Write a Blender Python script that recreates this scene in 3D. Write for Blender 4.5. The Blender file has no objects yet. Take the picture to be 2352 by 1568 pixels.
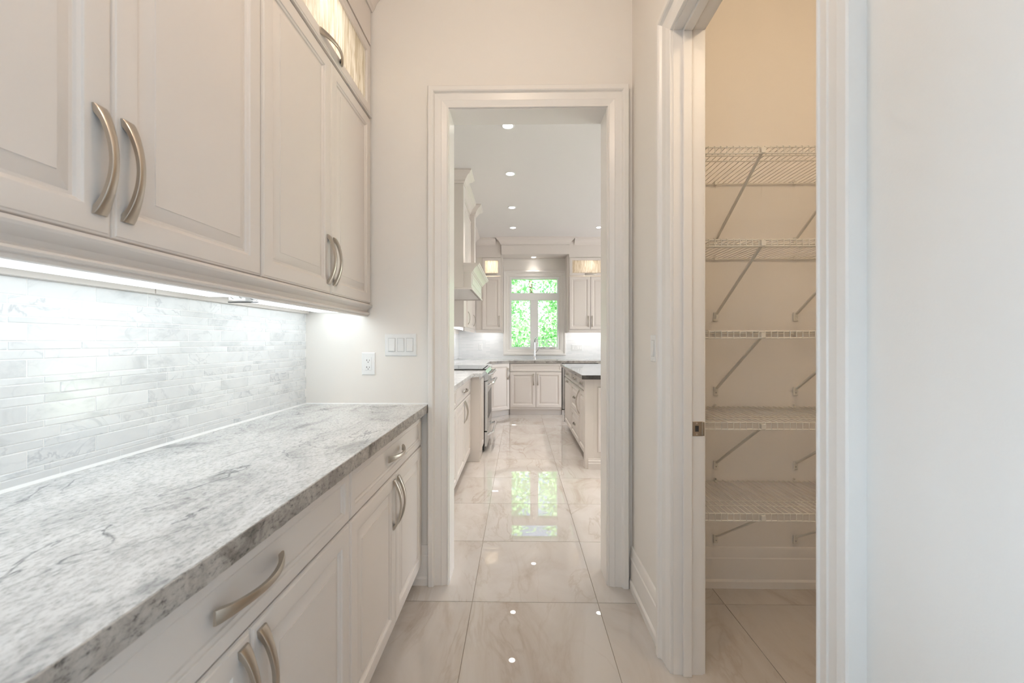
import bpy, bmesh, math, random
from mathutils import Vector, Matrix
random.seed(7)
PI = math.pi
scene = bpy.context.scene
C = scene.collection

# ------------------------------------------------------------------ camera
cam_d = bpy.data.cameras.new('camera'); cam = bpy.data.objects.new('camera', cam_d); C.objects.link(cam)
cam.location = (0, 0, 1.244); cam.rotation_euler = (PI/2, 0, math.radians(.92))
cam_d.sensor_width = 36; cam_d.lens = 36*950/2352; cam_d.clip_start = .03; cam_d.clip_end = 200
cam_d.dof.use_dof = True; cam_d.dof.focus_distance = 2.8; cam_d.dof.aperture_fstop = 5.6
scene.camera = cam

# ------------------------------------------------------------------ view, world, daylight
vs = scene.view_settings
vs.view_transform = 'Standard'; vs.look = 'None'; vs.gamma = 1; vs.use_curve_mapping = False
vs.exposure = 0.04
cy = scene.cycles
cy.use_denoising = True; cy.max_bounces = 7; cy.diffuse_bounces = 4; cy.glossy_bounces = 4
cy.use_adaptive_sampling = True; cy.adaptive_threshold = .1
cy.transmission_bounces = 6; cy.transparent_max_bounces = 12
cy.caustics_reflective = False; cy.caustics_refractive = False
cy.sample_clamp_indirect = 6.0; cy.sample_clamp_direct = 0

world = bpy.data.worlds.new('sky'); scene.world = world; world.use_nodes = True
wn = world.node_tree.nodes; wl = world.node_tree.links
bg = wn['Background']; sky = wn.new('ShaderNodeTexSky'); sky.sky_type = 'NISHITA'
sky.sun_disc = False; sky.sun_elevation = math.radians(50); sky.sun_rotation = math.radians(185)
sky.dust_density = 2.5; sky.air_density = 1.0
wl.new(sky.outputs[0], bg.inputs[0]); bg.inputs[1].default_value = .6

def light(name, kind, loc, energy, color, rot=(0, 0, 0), parent=None, **kw):
    d = bpy.data.lights.new(name, kind); d.energy = energy; d.color = color
    for k, v in kw.items(): setattr(d, k, v)
    o = bpy.data.objects.new(name, d); C.objects.link(o); o.location = loc; o.rotation_euler = rot
    if parent: o.parent = parent
    return o
SUN_E = 32.0
s = light('sun', 'SUN', (0, 0, 12), SUN_E, (1, .96, .88), angle=math.radians(.6))
s.rotation_euler = Vector((-.1, .72, -.68)).to_track_quat('-Z', 'Y').to_euler()
DAY = (.56, .77, 1.0)
light('daylight_patio', 'AREA', (4.9, 5.0, .95), 98, (.97, .98, 1.0), (0, PI/2, 0), shape='RECTANGLE', size=1.7, size_y=3.4)
light('daylight_dining', 'AREA', (-4.65, -2.05, 1.5), 235, DAY, (0, -PI/2, 0), shape='RECTANGLE', size=1.8, size_y=1.8)
WARM = (1, .775, .57); KWARM = (1, .91, .84)
E_HALL, E_KIT, E_CLOSET, E_STRIP, E_PUCK = 15.4, 5.5, 19, 3.25, 1.7

# ------------------------------------------------------------------ materials
def mat(name, col=(.8, .8, .8), rough=.5, metal=0, spec=.5, bump=0, bscale=60, var=0, vscale=3, coat=0):
    m = bpy.data.materials.new(name); m.use_nodes = True
    n = m.node_tree.nodes; l = m.node_tree.links; b = n['Principled BSDF']
    b.inputs['Base Color'].default_value = (*col, 1); b.inputs['Roughness'].default_value = rough
    b.inputs['Metallic'].default_value = metal; b.inputs['Specular IOR Level'].default_value = spec
    b.inputs['Coat Weight'].default_value = coat
    if bump or var:
        tc = n.new('ShaderNodeTexCoord')
    if bump:
        t = n.new('ShaderNodeTexNoise'); t.inputs['Scale'].default_value = bscale; t.inputs['Detail'].default_value = 3
        l.new(tc.outputs['Object'], t.inputs['Vector'])
        bp = n.new('ShaderNodeBump'); bp.inputs['Strength'].default_value = bump; bp.inputs['Distance'].default_value = .002
        l.new(t.outputs['Fac'], bp.inputs['Height']); l.new(bp.outputs[0], b.inputs['Normal'])
    if var:
        t = n.new('ShaderNodeTexNoise'); t.inputs['Scale'].default_value = vscale; t.inputs['Detail'].default_value = 4
        l.new(tc.outputs['Object'], t.inputs['Vector'])
        mx = n.new('ShaderNodeMix'); mx.data_type = 'RGBA'
        mx.inputs[6].default_value = (*[c*(1-var) for c in col], 1); mx.inputs[7].default_value = (*[min(1, c*(1+var)) for c in col], 1)
        l.new(t.outputs['Fac'], mx.inputs[0]); l.new(mx.outputs[2], b.inputs['Base Color'])
    return m

M = {}
M['wall'] = mat('wall_paint', (.88, .84, .79), .62, bump=.10, bscale=220)
M['ceil'] = mat('ceiling_paint', (.82, .795, .775), .8, bump=.08, bscale=180)
M['trim'] = mat('trim_paint', (.89, .855, .815), .32, bump=.03, bscale=40)
M['cab'] = mat('cabinet_paint', (.79, .732, .682), .36, bump=.03, bscale=30)
M['cab_in'] = mat('cabinet_interior', (.85, .80, .72), .5, bump=.02)
M['nickel'] = mat('brushed_nickel', (.53, .485, .425), .30, metal=1, bump=.05, bscale=300)
M['chrome'] = mat('chrome', (.82, .83, .85), .10, metal=1, bump=.01)
M['steel'] = mat('stainless_steel', (.66, .66, .66), .25, metal=1, bump=.06, bscale=150)
M['black'] = mat('black_enamel', (.012, .012, .013), .25, bump=.01)
M['wire'] = mat('white_vinyl_wire', (.80, .77, .70), .38, bump=.02)
M['plastic'] = mat('white_plastic', (.88, .88, .87), .30, bump=.01)
M['gap'] = mat('shadow_gap_grey', (.45, .45, .44), .7, bump=.01)
M['slot'] = mat('dark_slot', (.03, .03, .03), .6, bump=.01)
M['caulk'] = mat('white_caulk', (.90, .90, .89), .5, bump=.05)
M['grout'] = mat('tan_grout', (.36, .30, .23), .9, bump=.2, bscale=300)
M['wgrout'] = mat('white_grout', (.93, .93, .92), .85, bump=.15, bscale=300)
M['bark'] = mat('bark', (.13, .09, .06), .9, bump=.6, bscale=20, var=.3)
M['lawn'] = mat('lawn', (.14, .26, .05), .9, bump=.6, bscale=40, var=.4, vscale=8)
M['cooktop'] = mat('black_glass', (.012, .012, .013), .015, var=.1)

def emis(name, col, st):
    m = bpy.data.materials.new(name); m.use_nodes = True; n = m.node_tree.nodes
    n.remove(n['Principled BSDF']); e = n.new('ShaderNodeEmission')
    e.inputs[0].default_value = (*col, 1); e.inputs[1].default_value = st
    m.node_tree.links.new(e.outputs[0], n['Material Output'].inputs[0]); return m
M['strip'] = emis('strip_diffuser', (.90, .975, 1.0), E_STRIP)
M['lens'] = emis('lamp_lens', (1, .96, .90), 12)
M['stripk'] = emis('kitchen_strip_diffuser', (.98, .99, 1.0), 8)
M['dome'] = emis('lit_opal_glass', (1, .9, .76), 4)
M['puck'] = emis('puck_lens', (1, .86, .66), 6)

def ramp(n, pts):
    r = n.new('ShaderNodeValToRGB'); e = r.color_ramp.elements
    while len(e) < len(pts): e.new(.5)
    for k, (p, c) in enumerate(pts): e[k].position = p; e[k].color = (*c, 1) if len(c) == 3 else c
    return r
def stone(name, rampA, vein_col, rough, scale=1, vein=.5, vscale=2.2, stretch=(1, 1, 1), rnd=True, speck=None, vwidth=.035, spec=.5, tint=0):
    """veined stone: broad clouds + thin distorted veins (+ speckle); object coordinates shifted per object"""
    m = bpy.data.materials.new(name); m.use_nodes = True; n = m.node_tree.nodes; l = m.node_tree.links
    b = n['Principled BSDF']; b.inputs['Roughness'].default_value = rough; b.inputs['Specular IOR Level'].default_value = spec
    tc = n.new('ShaderNodeTexCoord'); src = tc.outputs['Object']
    mp = n.new('ShaderNodeMapping'); mp.inputs['Scale'].default_value = [scale*k for k in stretch]; mp.inputs['Rotation'].default_value = (0, 0, .55)
    oi = n.new('ShaderNodeObjectInfo')
    if rnd:
        a = n.new('ShaderNodeVectorMath'); a.operation = 'MULTIPLY_ADD'
        a.inputs[1].default_value = (37, 53, 19); cb = n.new('ShaderNodeCombineXYZ')
        for k in range(3): l.new(oi.outputs['Random'], cb.inputs[k])
        l.new(cb.outputs[0], a.inputs[0]); l.new(src, a.inputs[2]); src = a.outputs[0]
    l.new(src, mp.inputs['Vector'])
    n1 = n.new('ShaderNodeTexNoise'); n1.inputs['Scale'].default_value = 2.0; n1.inputs['Detail'].default_value = 7; n1.inputs['Roughness'].default_value = .62; n1.inputs['Distortion'].default_value = .9
    l.new(mp.outputs[0], n1.inputs['Vector'])
    r1 = ramp(n, rampA); l.new(n1.outputs['Fac'], r1.inputs[0])
    n2 = n.new('ShaderNodeTexNoise'); n2.inputs['Scale'].default_value = vscale; n2.inputs['Detail'].default_value = 5; n2.inputs['Distortion'].default_value = 1.6; n2.inputs['Roughness'].default_value = .55
    l.new(mp.outputs[0], n2.inputs['Vector'])
    sb = n.new('ShaderNodeMath'); sb.operation = 'SUBTRACT'; sb.inputs[1].default_value = .5; l.new(n2.outputs['Fac'], sb.inputs[0])
    ab = n.new('ShaderNodeMath'); ab.operation = 'ABSOLUTE'; l.new(sb.outputs[0], ab.inputs[0])
    rv = ramp(n, [(0, (1, 1, 1)), (vwidth, (0, 0, 0))]); l.new(ab.outputs[0], rv.inputs[0])
    n3 = n.new('ShaderNodeTexNoise'); n3.inputs['Scale'].default_value = 1.3; n3.inputs['Detail'].default_value = 2; l.new(mp.outputs[0], n3.inputs['Vector'])
    rm = ramp(n, [(.45, (0, 0, 0)), (.68, (1, 1, 1))]); l.new(n3.outputs['Fac'], rm.inputs[0])
    mu = n.new('ShaderNodeMath'); mu.operation = 'MULTIPLY'; l.new(rv.outputs[0], mu.inputs[0]); l.new(rm.outputs[0], mu.inputs[1])
    mv = n.new('ShaderNodeMath'); mv.operation = 'MULTIPLY'; mv.inputs[1].default_value = vein; l.new(mu.outputs[0], mv.inputs[0])
    mx = n.new('ShaderNodeMix'); mx.data_type = 'RGBA'; mx.inputs[7].default_value = (*vein_col, 1)
    l.new(mv.outputs[0], mx.inputs[0]); l.new(r1.outputs[0], mx.inputs[6]); out = mx.outputs[2]
    if speck:
        n4 = n.new('ShaderNodeTexNoise'); n4.inputs['Scale'].default_value = speck[0]; n4.inputs['Detail'].default_value = 4; n4.inputs['Roughness'].default_value = .7
        mp2 = n.new('ShaderNodeMapping'); mp2.inputs['Scale'].default_value = (1, .55, 1); mp2.inputs['Rotation'].default_value = (0, 0, -.5)
        l.new(tc.outputs['Object'], mp2.inputs['Vector']); l.new(mp2.outputs[0], n4.inputs['Vector'])
        r4 = ramp(n, [(.30, (*[speck[1]]*3,)), (.44, (.80, .80, .80)), (.56, (1, 1, 1))]); l.new(n4.outputs['Fac'], r4.inputs[0])
        m2 = n.new('ShaderNodeMix'); m2.data_type = 'RGBA'; m2.blend_type = 'MULTIPLY'; m2.inputs[0].default_value = 1
        l.new(out, m2.inputs[6]); l.new(r4.outputs[0], m2.inputs[7]); out = m2.outputs[2]
    if tint:
        mr = n.new('ShaderNodeMapRange'); mr.inputs[3].default_value = 1-tint; mr.inputs[4].default_value = 1+tint*.25
        l.new(oi.outputs['Random'], mr.inputs[0])
        m3 = n.new('ShaderNodeMix'); m3.data_type = 'RGBA'; m3.blend_type = 'MULTIPLY'; m3.inputs[0].default_value = 1
        l.new(out, m3.inputs[6]); l.new(mr.outputs[0], m3.inputs[7]); out = m3.outputs[2]
    l.new(out, b.inputs['Base Color']); return m
M['floor'] = stone('polished_marble_tile', [(.28, (.50, .435, .375)), (.42, (.59, .545, .50)), (.62, (.64, .605, .57))], (.34, .24, .15), .004, scale=1.15, vein=.42, vscale=1.7, stretch=(1.7, .75, 1), vwidth=.028, spec=.95, tint=.04)
M['bsp'] = stone('marble_strip_tile', [(.28, (.66, .68, .69)), (.46, (.84, .855, .86)), (.7, (.90, .91, .91))], (.50, .52, .55), .14, scale=3.2, vein=.6, vscale=2.2, stretch=(1, 1, 1.6), vwidth=.03, tint=.08)
M['granite'] = stone('pale_granite', [(.33, (.42, .42, .42)), (.41, (.62, .62, .615)), (.52, (.74, .74, .735)), (.7, (.80, .80, .795))], (.12, .12, .13), .16, scale=2.2, vein=.85, vscale=1.3, stretch=(1.5, .8, 1), rnd=False, speck=(150, .50), vwidth=.016)
M['granite_edge'] = stone('rough_shaded_granite_edge', [(.32, (.16, .145, .13)), (.45, (.36, .33, .30)), (.6, (.50, .47, .435))], (.06, .055, .05), .5, scale=5, vein=.25, vscale=4, rnd=False, speck=(130, .18), vwidth=.04)  # same stone, rough; colour also darkened because strip light misses the edge
M['granite_dark'] = stone('dark_granite', [(.3, (.03, .027, .025)), (.55, (.06, .055, .05)), (.75, (.16, .15, .14))], (.3, .3, .3), .03, scale=2, vein=.4, rnd=False, speck=(80, .5))

def brick_mat():
    m = bpy.data.materials.new('marble_strip_wall'); m.use_nodes = True; n = m.node_tree.nodes; l = m.node_tree.links
    b = n['Principled BSDF']; b.inputs['Roughness'].default_value = .2
    tc = n.new('ShaderNodeTexCoord'); mp = n.new('ShaderNodeMapping'); mp.inputs['Rotation'].default_value = (PI/2, 0, 0)
    l.new(tc.outputs['Object'], mp.inputs['Vector'])
    t = n.new('ShaderNodeTexBrick'); t.inputs['Scale'].default_value = 1
    t.inputs['Brick Width'].default_value = .15; t.inputs['Row Height'].default_value = .026; t.inputs['Mortar Size'].default_value = .0012
    t.inputs['Color1'].default_value = (.90, .90, .90, 1); t.inputs['Color2'].default_value = (.82, .83, .83, 1); t.inputs['Mortar'].default_value = (.92, .92, .92, 1)
    l.new(mp.outputs[0], t.inputs['Vector']); l.new(t.outputs['Color'], b.inputs['Base Color']); return m
M['bspfar'] = brick_mat()

def glass_clear():
    m = bpy.data.materials.new('window_glass'); m.use_nodes = True; n = m.node_tree.nodes; l = m.node_tree.links
    n.remove(n['Principled BSDF']); t = n.new('ShaderNodeBsdfTransparent'); g = n.new('ShaderNodeBsdfGlossy'); g.inputs['Roughness'].default_value = .02
    t.inputs[0].default_value = (.94, .98, .95, 1)
    fr = n.new('ShaderNodeFresnel'); fr.inputs[0].default_value = 1.45
    mx = n.new('ShaderNodeMixShader'); l.new(fr.outputs[0], mx.inputs[0]); l.new(t.outputs[0], mx.inputs[1]); l.new(g.outputs[0], mx.inputs[2])
    l.new(mx.outputs[0], n['Material Output'].inputs[0]); return m
M['glass'] = glass_clear()
def glass_rain():
    m = bpy.data.materials.new('rain_glass'); m.use_nodes = True; n = m.node_tree.nodes; l = m.node_tree.links
    n.remove(n['Principled BSDF'])
    tc = n.new('ShaderNodeTexCoord'); mp = n.new('ShaderNodeMapping'); mp.inputs['Scale'].default_value = (75, 75, 7)
    l.new(tc.outputs['Object'], mp.inputs['Vector'])
    w = n.new('ShaderNodeTexNoise'); w.inputs['Scale'].default_value = 1; w.inputs['Detail'].default_value = 3; w.inputs['Distortion'].default_value = .6; l.new(mp.outputs[0], w.inputs['Vector'])
    bp = n.new('ShaderNodeBump'); bp.inputs['Strength'].default_value = .8; bp.inputs['Distance'].default_value = .004; l.new(w.outputs['Fac'], bp.inputs['Height'])
    r = ramp(n, [(.36, (.66, .62, .54)), (.58, (1, .99, .97))]); l.new(w.outputs['Fac'], r.inputs[0])
    tr = n.new('ShaderNodeBsdfTranslucent'); l.new(r.outputs[0], tr.inputs[0]); l.new(bp.outputs[0], tr.inputs[1])
    gl = n.new('ShaderNodeBsdfGlossy'); gl.inputs['Roughness'].default_value = .12; l.new(bp.outputs[0], gl.inputs['Normal'])
    tp = n.new('ShaderNodeBsdfTransparent'); tp.inputs[0].default_value = (.95, .95, .92, 1)
    m1 = n.new('ShaderNodeMixShader'); m1.inputs[0].default_value = .12; l.new(tr.outputs[0], m1.inputs[1]); l.new(tp.outputs[0], m1.inputs[2])
    m2 = n.new('ShaderNodeMixShader'); m2.inputs[0].default_value = .06; l.new(m1.outputs[0], m2.inputs[1]); l.new(gl.outputs[0], m2.inputs[2])
    l.new(m2.outputs[0], n['Material Output'].inputs[0]); return m
M['rain'] = glass_rain()
def leaf_mat():
    m = bpy.data.materials.new('leaf'); m.use_nodes = True; n = m.node_tree.nodes; l = m.node_tree.links
    n.remove(n['Principled BSDF']); d = n.new('ShaderNodeBsdfDiffuse'); t = n.new('ShaderNodeBsdfTranslucent')
    tc = n.new('ShaderNodeTexCoord'); nz = n.new('ShaderNodeTexNoise'); nz.inputs['Scale'].default_value = 2.5; nz.inputs['Detail'].default_value = 4
    l.new(tc.outputs['Object'], nz.inputs['Vector'])
    r = ramp(n, [(.3, (.15, .36, .14)), (.5, (.32, .58, .28)), (.7, (.58, .76, .54))]); l.new(nz.outputs['Fac'], r.inputs[0])
    l.new(r.outputs[0], d.inputs[0]); l.new(r.outputs[0], t.inputs[0])
    mx = n.new('ShaderNodeMixShader'); mx.inputs[0].default_value = .5; l.new(d.outputs[0], mx.inputs[1]); l.new(t.outputs[0], mx.inputs[2])
    l.new(mx.outputs[0], n['Material Output'].inputs[0]); return m
M['leaf'] = leaf_mat()

# ------------------------------------------------------------------ mesh helpers
class MB:
    def __init__(s): s.v = []; s.f = []
    def box(s, x0, x1, y0, y1, z0, z1):
        b = len(s.v)
        s.v += [(x0, y0, z0), (x1, y0, z0), (x1, y1, z0), (x0, y1, z0), (x0, y0, z1), (x1, y0, z1), (x1, y1, z1), (x0, y1, z1)]
        s.f += [tuple(b+i for i in q) for q in ((0, 3, 2, 1), (4, 5, 6, 7), (0, 1, 5, 4), (1, 2, 6, 5), (2, 3, 7, 6), (3, 0, 4, 7))]
        return s
    def loft(s, rings, closed=True, caps=True, loop=False):
        b = len(s.v); n = len(rings[0])
        for r in rings: s.v += [tuple(p) for p in r]
        m = len(rings); last = m if loop else m-1
        for i in range(last):
            j = (i+1) % m
            for k in range(n if closed else n-1):
                k2 = (k+1) % n
                s.f.append((b+i*n+k, b+i*n+k2, b+j*n+k2, b+j*n+k))
        if caps and not loop:
            s.f.append(tuple(b+k for k in reversed(range(n)))); s.f.append(tuple(b+(m-1)*n+k for k in range(n)))
        return s
    def tube(s, pts, r, n=6, caps=True):
        P = [Vector(p) for p in pts]; rings = []
        for i, p in enumerate(P):
            d = (P[min(i+1, len(P)-1)]-P[max(i-1, 0)]).normalized()
            a = Vector((0, 0, 1)) if abs(d.z) < .9 else Vector((1, 0, 0))
            u = d.cross(a).normalized(); w = d.cross(u).normalized()
            rr = r[i] if isinstance(r, (list, tuple)) else r
            rings.append([p+u*(rr*math.cos(2*PI*k/n))+w*(rr*math.sin(2*PI*k/n)) for k in range(n)])
        return s.loft(rings, caps=caps)
    def cyl(s, p0, p1, r, n=16, r1=None):
        return s.tube([p0, p1], [r, r if r1 is None else r1], n)
    def lathe(s, prof, n=20, origin=(0, 0, 0)):     # prof: (radius, z)
        ox, oy, oz = origin
        return s.loft([[(ox+r*math.cos(2*PI*k/n), oy+r*math.sin(2*PI*k/n), oz+z) for k in range(n)] for r, z in prof])
    def mesh(s, name, m, smooth=None, bevel=0, seg=2):
        me = bpy.data.meshes.new(name); me.from_pydata(s.v, [], s.f)
        bm = bmesh.new(); bm.from_mesh(me)
        bmesh.ops.recalc_face_normals(bm, faces=bm.faces)
        if bevel:
            bmesh.ops.bevel(bm, geom=[e for e in bm.edges if len(e.link_faces) == 2 and e.calc_face_angle(0) > .5], offset=bevel, segments=seg, profile=.5, affect='EDGES', clamp_overlap=True)
        bm.to_mesh(me); bm.free()
        if smooth:
            me.polygons.foreach_set('use_smooth', [True]*len(me.polygons)); me.set_sharp_from_angle(angle=math.radians(smooth))
        me.materials.append(m); me.update(); return me
    def build(s, name, m, parent=None, **kw):
        return link(name, s.mesh(name, m, **kw), parent)
def link(name, me, parent=None, loc=None, rot=None):
    o = bpy.data.objects.new(name, me); C.objects.link(o)
    if parent is not None: o.parent = parent
    if loc: o.location = loc
    if rot: o.rotation_euler = rot
    return o
def tag(o, label, cat, group=None):
    o['label'] = label; o['category'] = cat
    if group: o['group'] = group
    return o
def thing(name, label, cat, loc=(0, 0, 0), rz=0, group=None):
    o = link(name, None, None, loc, (0, 0, rz)); o.empty_display_size = .1
    return tag(o, label, cat, group)
def struct(name, mb, m, label=None, **kw):
    o = mb.build(name, m, **kw) if mb else link(name, None)
    o['kind'] = 'structure'
    if label: o['label'] = label
    return o
def rect(w, h, i, y, x0=0, z0=0):
    return [(x0+i, y, z0+i), (x0+w-i, y, z0+i), (x0+w-i, y, z0+h-i), (x0+i, y, z0+h-i)]

# ------------------------------------------------------------------ cabinet fronts and pulls
RAISED = [(0, 0), (0, .012), (.002, .0155), (.0055, .0165), (.007, .0185), (.010, .019), (.048, .019), (.0505, .0180), (.052, .0150), (.057, .0120), (.0595, .0075), (.0655, .0070), (.088, .0155), (.0915, .0160), (.092, .0175)]
FLAT = [(0, 0), (0, .012), (.002, .0155), (.0055, .0165), (.007, .0185), (.010, .019), (.030, .019), (.032, .0180), (.0335, .0150), (.039, .0120), (.0405, .0085), (.043, .0085)]
GFRAME = [(0, 0), (0, .012), (.002, .0155), (.0055, .0165), (.007, .0185), (.010, .019), (.044, .019), (.047, .0175), (.051, .011), (.052, .0), ]
cache = {}
def front_mesh(w, h, kind):
    k = (round(w, 4), round(h, 4), kind)
    if k not in cache:
        if kind == 'glass':
            mb = MB().loft([rect(w, h, i, -n) for i, n in GFRAME], caps=False, loop=True)
        else:
            pf = RAISED if kind == 'raised' else FLAT
            if kind == 'slab': pf = [(0, 0), (0, .015), (.0025, .0185), (.004, .019)]
            mb = MB().loft([rect(w, h, i, -n) for i, n in pf])
        cache[k] = mb.mesh('front_'+kind, M['cab'], smooth=25)
    return cache[k]
def pull_mesh(L=.196):
    k = ('pull', L)
    if k in cache: return cache[k]
    N = 28; rings = []; sc = L/.196
    for i in range(N+1):
        t = -1+2*i/N; a = abs(t)
        no = .005+.029*max(0, math.cos(PI*t/2))**.8
        if a > .88: ni = 0
        elif a > .74:
            q = (a-.74)/.14; q = q*q*(3-2*q); ni = (no-.0096)*(1-q)
        else: ni = no-.0078-.002*a
        ni = max(0, min(ni, no-.004)); hw = .0066+.0058*a**2.2
        x = t*L/2; no *= (1+sc)/2; ni *= (1+sc)/2
        rings.append([(x, -ni, -hw), (x, -(no-.0012), -hw), (x, -no, -hw+.0016), (x, -no, hw-.0016), (x, -(no-.0012), hw), (x, -ni, hw)])
    cache[k] = MB().loft(rings).mesh('pull', M['nickel'], smooth=38); return cache[k]
def pull(parent, x, z, vert=False, L=.196, y=-.019):
    o = link('handle', pull_mesh(L), parent, (x, y, z), (0, PI/2 if vert else 0, 0)); return o
def front(parent, x, z, w, h, kind, name='door', hx=None, hz=None, hv=True, L=.196):
    o = link(name, front_mesh(w, h, kind), parent, (x, 0, z))
    if kind == 'glass':
        MB().box(.045, w-.045, -.009, -.005, .045, h-.045).build('glass_pane', M['rain'], o)
    if hx is not None: pull(o, hx, hz, hv, L)
    return o
def base_cab(label, loc, rz, w, layout, depth=.58, top=.881, group=None, name='base_cabinet', toe=.1):
    t = thing(name, label, 'cabinet', loc, rz, group)
    MB().box(0, w, .0005, depth, toe, top).build('body', M['cab'], t)
    MB().box(0, w, .065, .08, 0, toe).build('toe_kick', M['cab'], t)
    layout(t, w); return t
def two_door(t, w, ztop=.872, toe=.104, zs=.713):
    g = .0012; hw = w/2
    front(t, g, zs+.004, w-2*g, ztop-zs-.004, 'flat', 'drawer_front', w/2-g, (ztop-zs-.004)/2, False)
    for k in (0, 1):
        dw = hw-1.5*g
        front(t, g if k == 0 else hw+g/2, toe, dw, zs-toe-.001, 'raised', 'door', dw-.026 if k == 0 else .026, zs-toe-.015-.1, True)

# ------------------------------------------------------------------ structure
WY, XL, XR = 2.12, -1.108, .579
CEIL = 3.05
fl = struct('floor', MB().box(-4.6, 4.8, -3.4, 7.82, -.15, -.0035), M['grout'], 'polished cream marble tile floor')
tcache = MB().box(-.2985, .2985, -.2985, .2985, -.006, 0).mesh('tile', M['floor'], bevel=.0008, seg=1)
rest = MB()
for i in range(-7, 8):
    for j in range(-9, 10):
        x0 = -.222+i*.599; y0 = 1.976+j*.6
        if x0+.599 > 4.6 or x0 < -4.4 or y0 > 7.5 or y0 < -3.2: continue
        cxm, cym = x0+.2995, y0+.3
        seen = (-1.3 < x0 < 1.6 and y0 > .3) or (x0 > .3 and x0 < 1.6)
        if seen: link('tile', tcache, fl, (cxm, cym, 0))
        else: rest.box(x0+.001, x0+.598, y0+.001, y0+.599, -.006, 0)
r_ = rest.build('tiles_out_of_view', M['floor'], fl); r_['kind'] = 'stuff'
struct('ceiling', MB().box(-4.6, 4.8, -3.4, 7.82, CEIL, CEIL+.12), M['ceil'], 'smooth white ceiling over pantry and kitchen')

wl_ = struct('wall_left', MB().box(XL-.14, XL, -.31, 7.82, -.15, CEIL), M['wall'], 'left wall behind the cabinets with strip tile backsplash')
OX0, OX1, OZ = -.355, .449, 2.435
wm = MB().box(XL, OX0-.016, WY, WY+.15, -.15, CEIL).box(OX1+.016, 4.6, WY, WY+.15, -.15, CEIL).box(OX0-.016, OX1+.016, WY, WY+.15, OZ+.016, CEIL)
struct('wall_end', wm, M['wall'], 'cream end wall with the doorway into the kitchen')
CY0, CY1, CZ = .803, 1.555, 2.407; WT = .108
wm = MB().box(XR, XR+WT, -3.2, CY0-.016, -.15, CEIL).box(XR, XR+WT, CY1+.016, WY, -.15, CEIL).box(XR, XR+WT, CY0-.016, CY1+.016, CZ+.016, CEIL)
struct('wall_right', wm, M['wall'], 'right wall with the pantry closet opening')
struct('wall_closet_side', MB().box(2.05, 2.15, .1, WY, -.15, CEIL), M['wall'])
struct('wall_closet_front', MB().box(XR+WT, 2.05, .1, .2, -.15, CEIL), M['wall'])
WX0, WX1, WZ0, WZ1 = -.165, .745, 1.105, 2.43
wm = MB().box(XL, WX0, 7.6, 7.82, -.15, CEIL).box(WX1, 4.6, 7.6, 7.82, -.15, CEIL).box(WX0, WX1, 7.6, 7.82, -.15, WZ0).box(WX0, WX1, 7.6, 7.82, WZ1, CEIL)
struct('wall_kitchen_back', wm, M['wall'], 'kitchen back wall around the sink window')
wm = MB().box(4.6, 4.8, WY, 3.2, -.15, CEIL).box(4.6, 4.8, 6.8, 7.82, -.15, CEIL).box(4.6, 4.8, 3.2, 6.8, 2.45, CEIL).box(4.6, 4.8, 3.2, 6.8, -.15, .02)
struct('wall_kitchen_right', wm, M['wall'])
wm = MB().box(-4.6, -4.4, -3.4, -3.0, -.15, CEIL).box(-4.6, -4.4, -1.1, -.31, -.15, CEIL).box(-4.6, -4.4, -3.0, -1.1, 2.45, CEIL).box(-4.6, -4.4, -3.0, -1.1, -.15, .55)
struct('wall_dining_left', wm, M['wall'])
struct('wall_dining_front', MB().box(-4.6, XL-.14, -.31, -.2, -.15, CEIL), M['wall'])
struct('wall_back', MB().box(-4.4, XR+WT, -3.4, -3.2, -.15, CEIL), M['wall'])

# backsplash strips (left wall): rows from the cabinet down to the worktop, in a repeating mix of heights
rows = [1.386, 1.346, 1.326, 1.299, 1.2846, 1.2447, 1.2254, 1.2044, 1.164, 1.1486, 1.1221, 1.1015, 1.0628, 1.047, 1.0198, 1.0, .9597, .9458, .9225]
offs = [.000, .115, .085, .115, .000, .115, .033, .000, .033, .067, .033, .000, .033, .067, .033, .000, .033, .067]
bk = MB().box(XL, XL+.0094, -.3, WY, .9225, 1.386).build('grout_bed', M['wgrout'], wl_)
for r in range(18):
    z1, z0 = rows[r], rows[r+1]; h = z1-z0-.0018
    y = .002+offs[r]-.15*3
    while y < WY-.02:
        ya, yb = max(y, -.3)+.0009, min(y+.1505, WY)-.0009
        k = ('strip', r, round(yb-ya, 3))
        if yb-ya > .015:
            if k not in cache: cache[k] = MB().box(-.0035, .0035, -(yb-ya)/2, (yb-ya)/2, -h/2, h/2).mesh('tile', M['bsp'], bevel=.0009, seg=1)
            link('tile', cache[k], wl_, (XL+.0068+random.uniform(-.0004, .0004), (ya+yb)/2, (z0+z1)/2))
        y += .1505

# mouldings swept round an opening: profile = (distance out from the opening, thickness off the wall)
CASE = [(0, 0), (0, .010), (.002, .0125), (.006, .0125), (.008, .0095), (.034, .017), (.0365, .0145), (.068, .0175), (.071, .0205), (.074, .0285), (.079, .0325), (.098, .0325), (.102, .030), (.102, 0)]
def casing(parent, a0, a1, ztop, fn, zb=0, m='trim', sill=None):
    """fn(a, t, z) -> world; legs and head are separate mitred pieces"""
    legs = ((a0, -1), (a1, 1))
    for a, sg in legs:
        low = [fn(a+sg*d, t, zb if sill is None else sill-d) for d, t in CASE]; up = [fn(a+sg*d, t, ztop+d) for d, t in CASE]
        MB().loft([low, up]).build('side_casing', M[m], parent, smooth=25)
    MB().loft([[fn(a0-d, t, ztop+d) for d, t in CASE], [fn(a1+d, t, ztop+d) for d, t in CASE]]).build('head_casing', M[m], parent, smooth=25)
    if sill is not None:
        MB().loft([[fn(a0-d, t, sill-d) for d, t in CASE], [fn(a1+d, t, sill-d) for d, t in CASE]]).build('sill_casing', M[m], parent, smooth=25)
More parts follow.
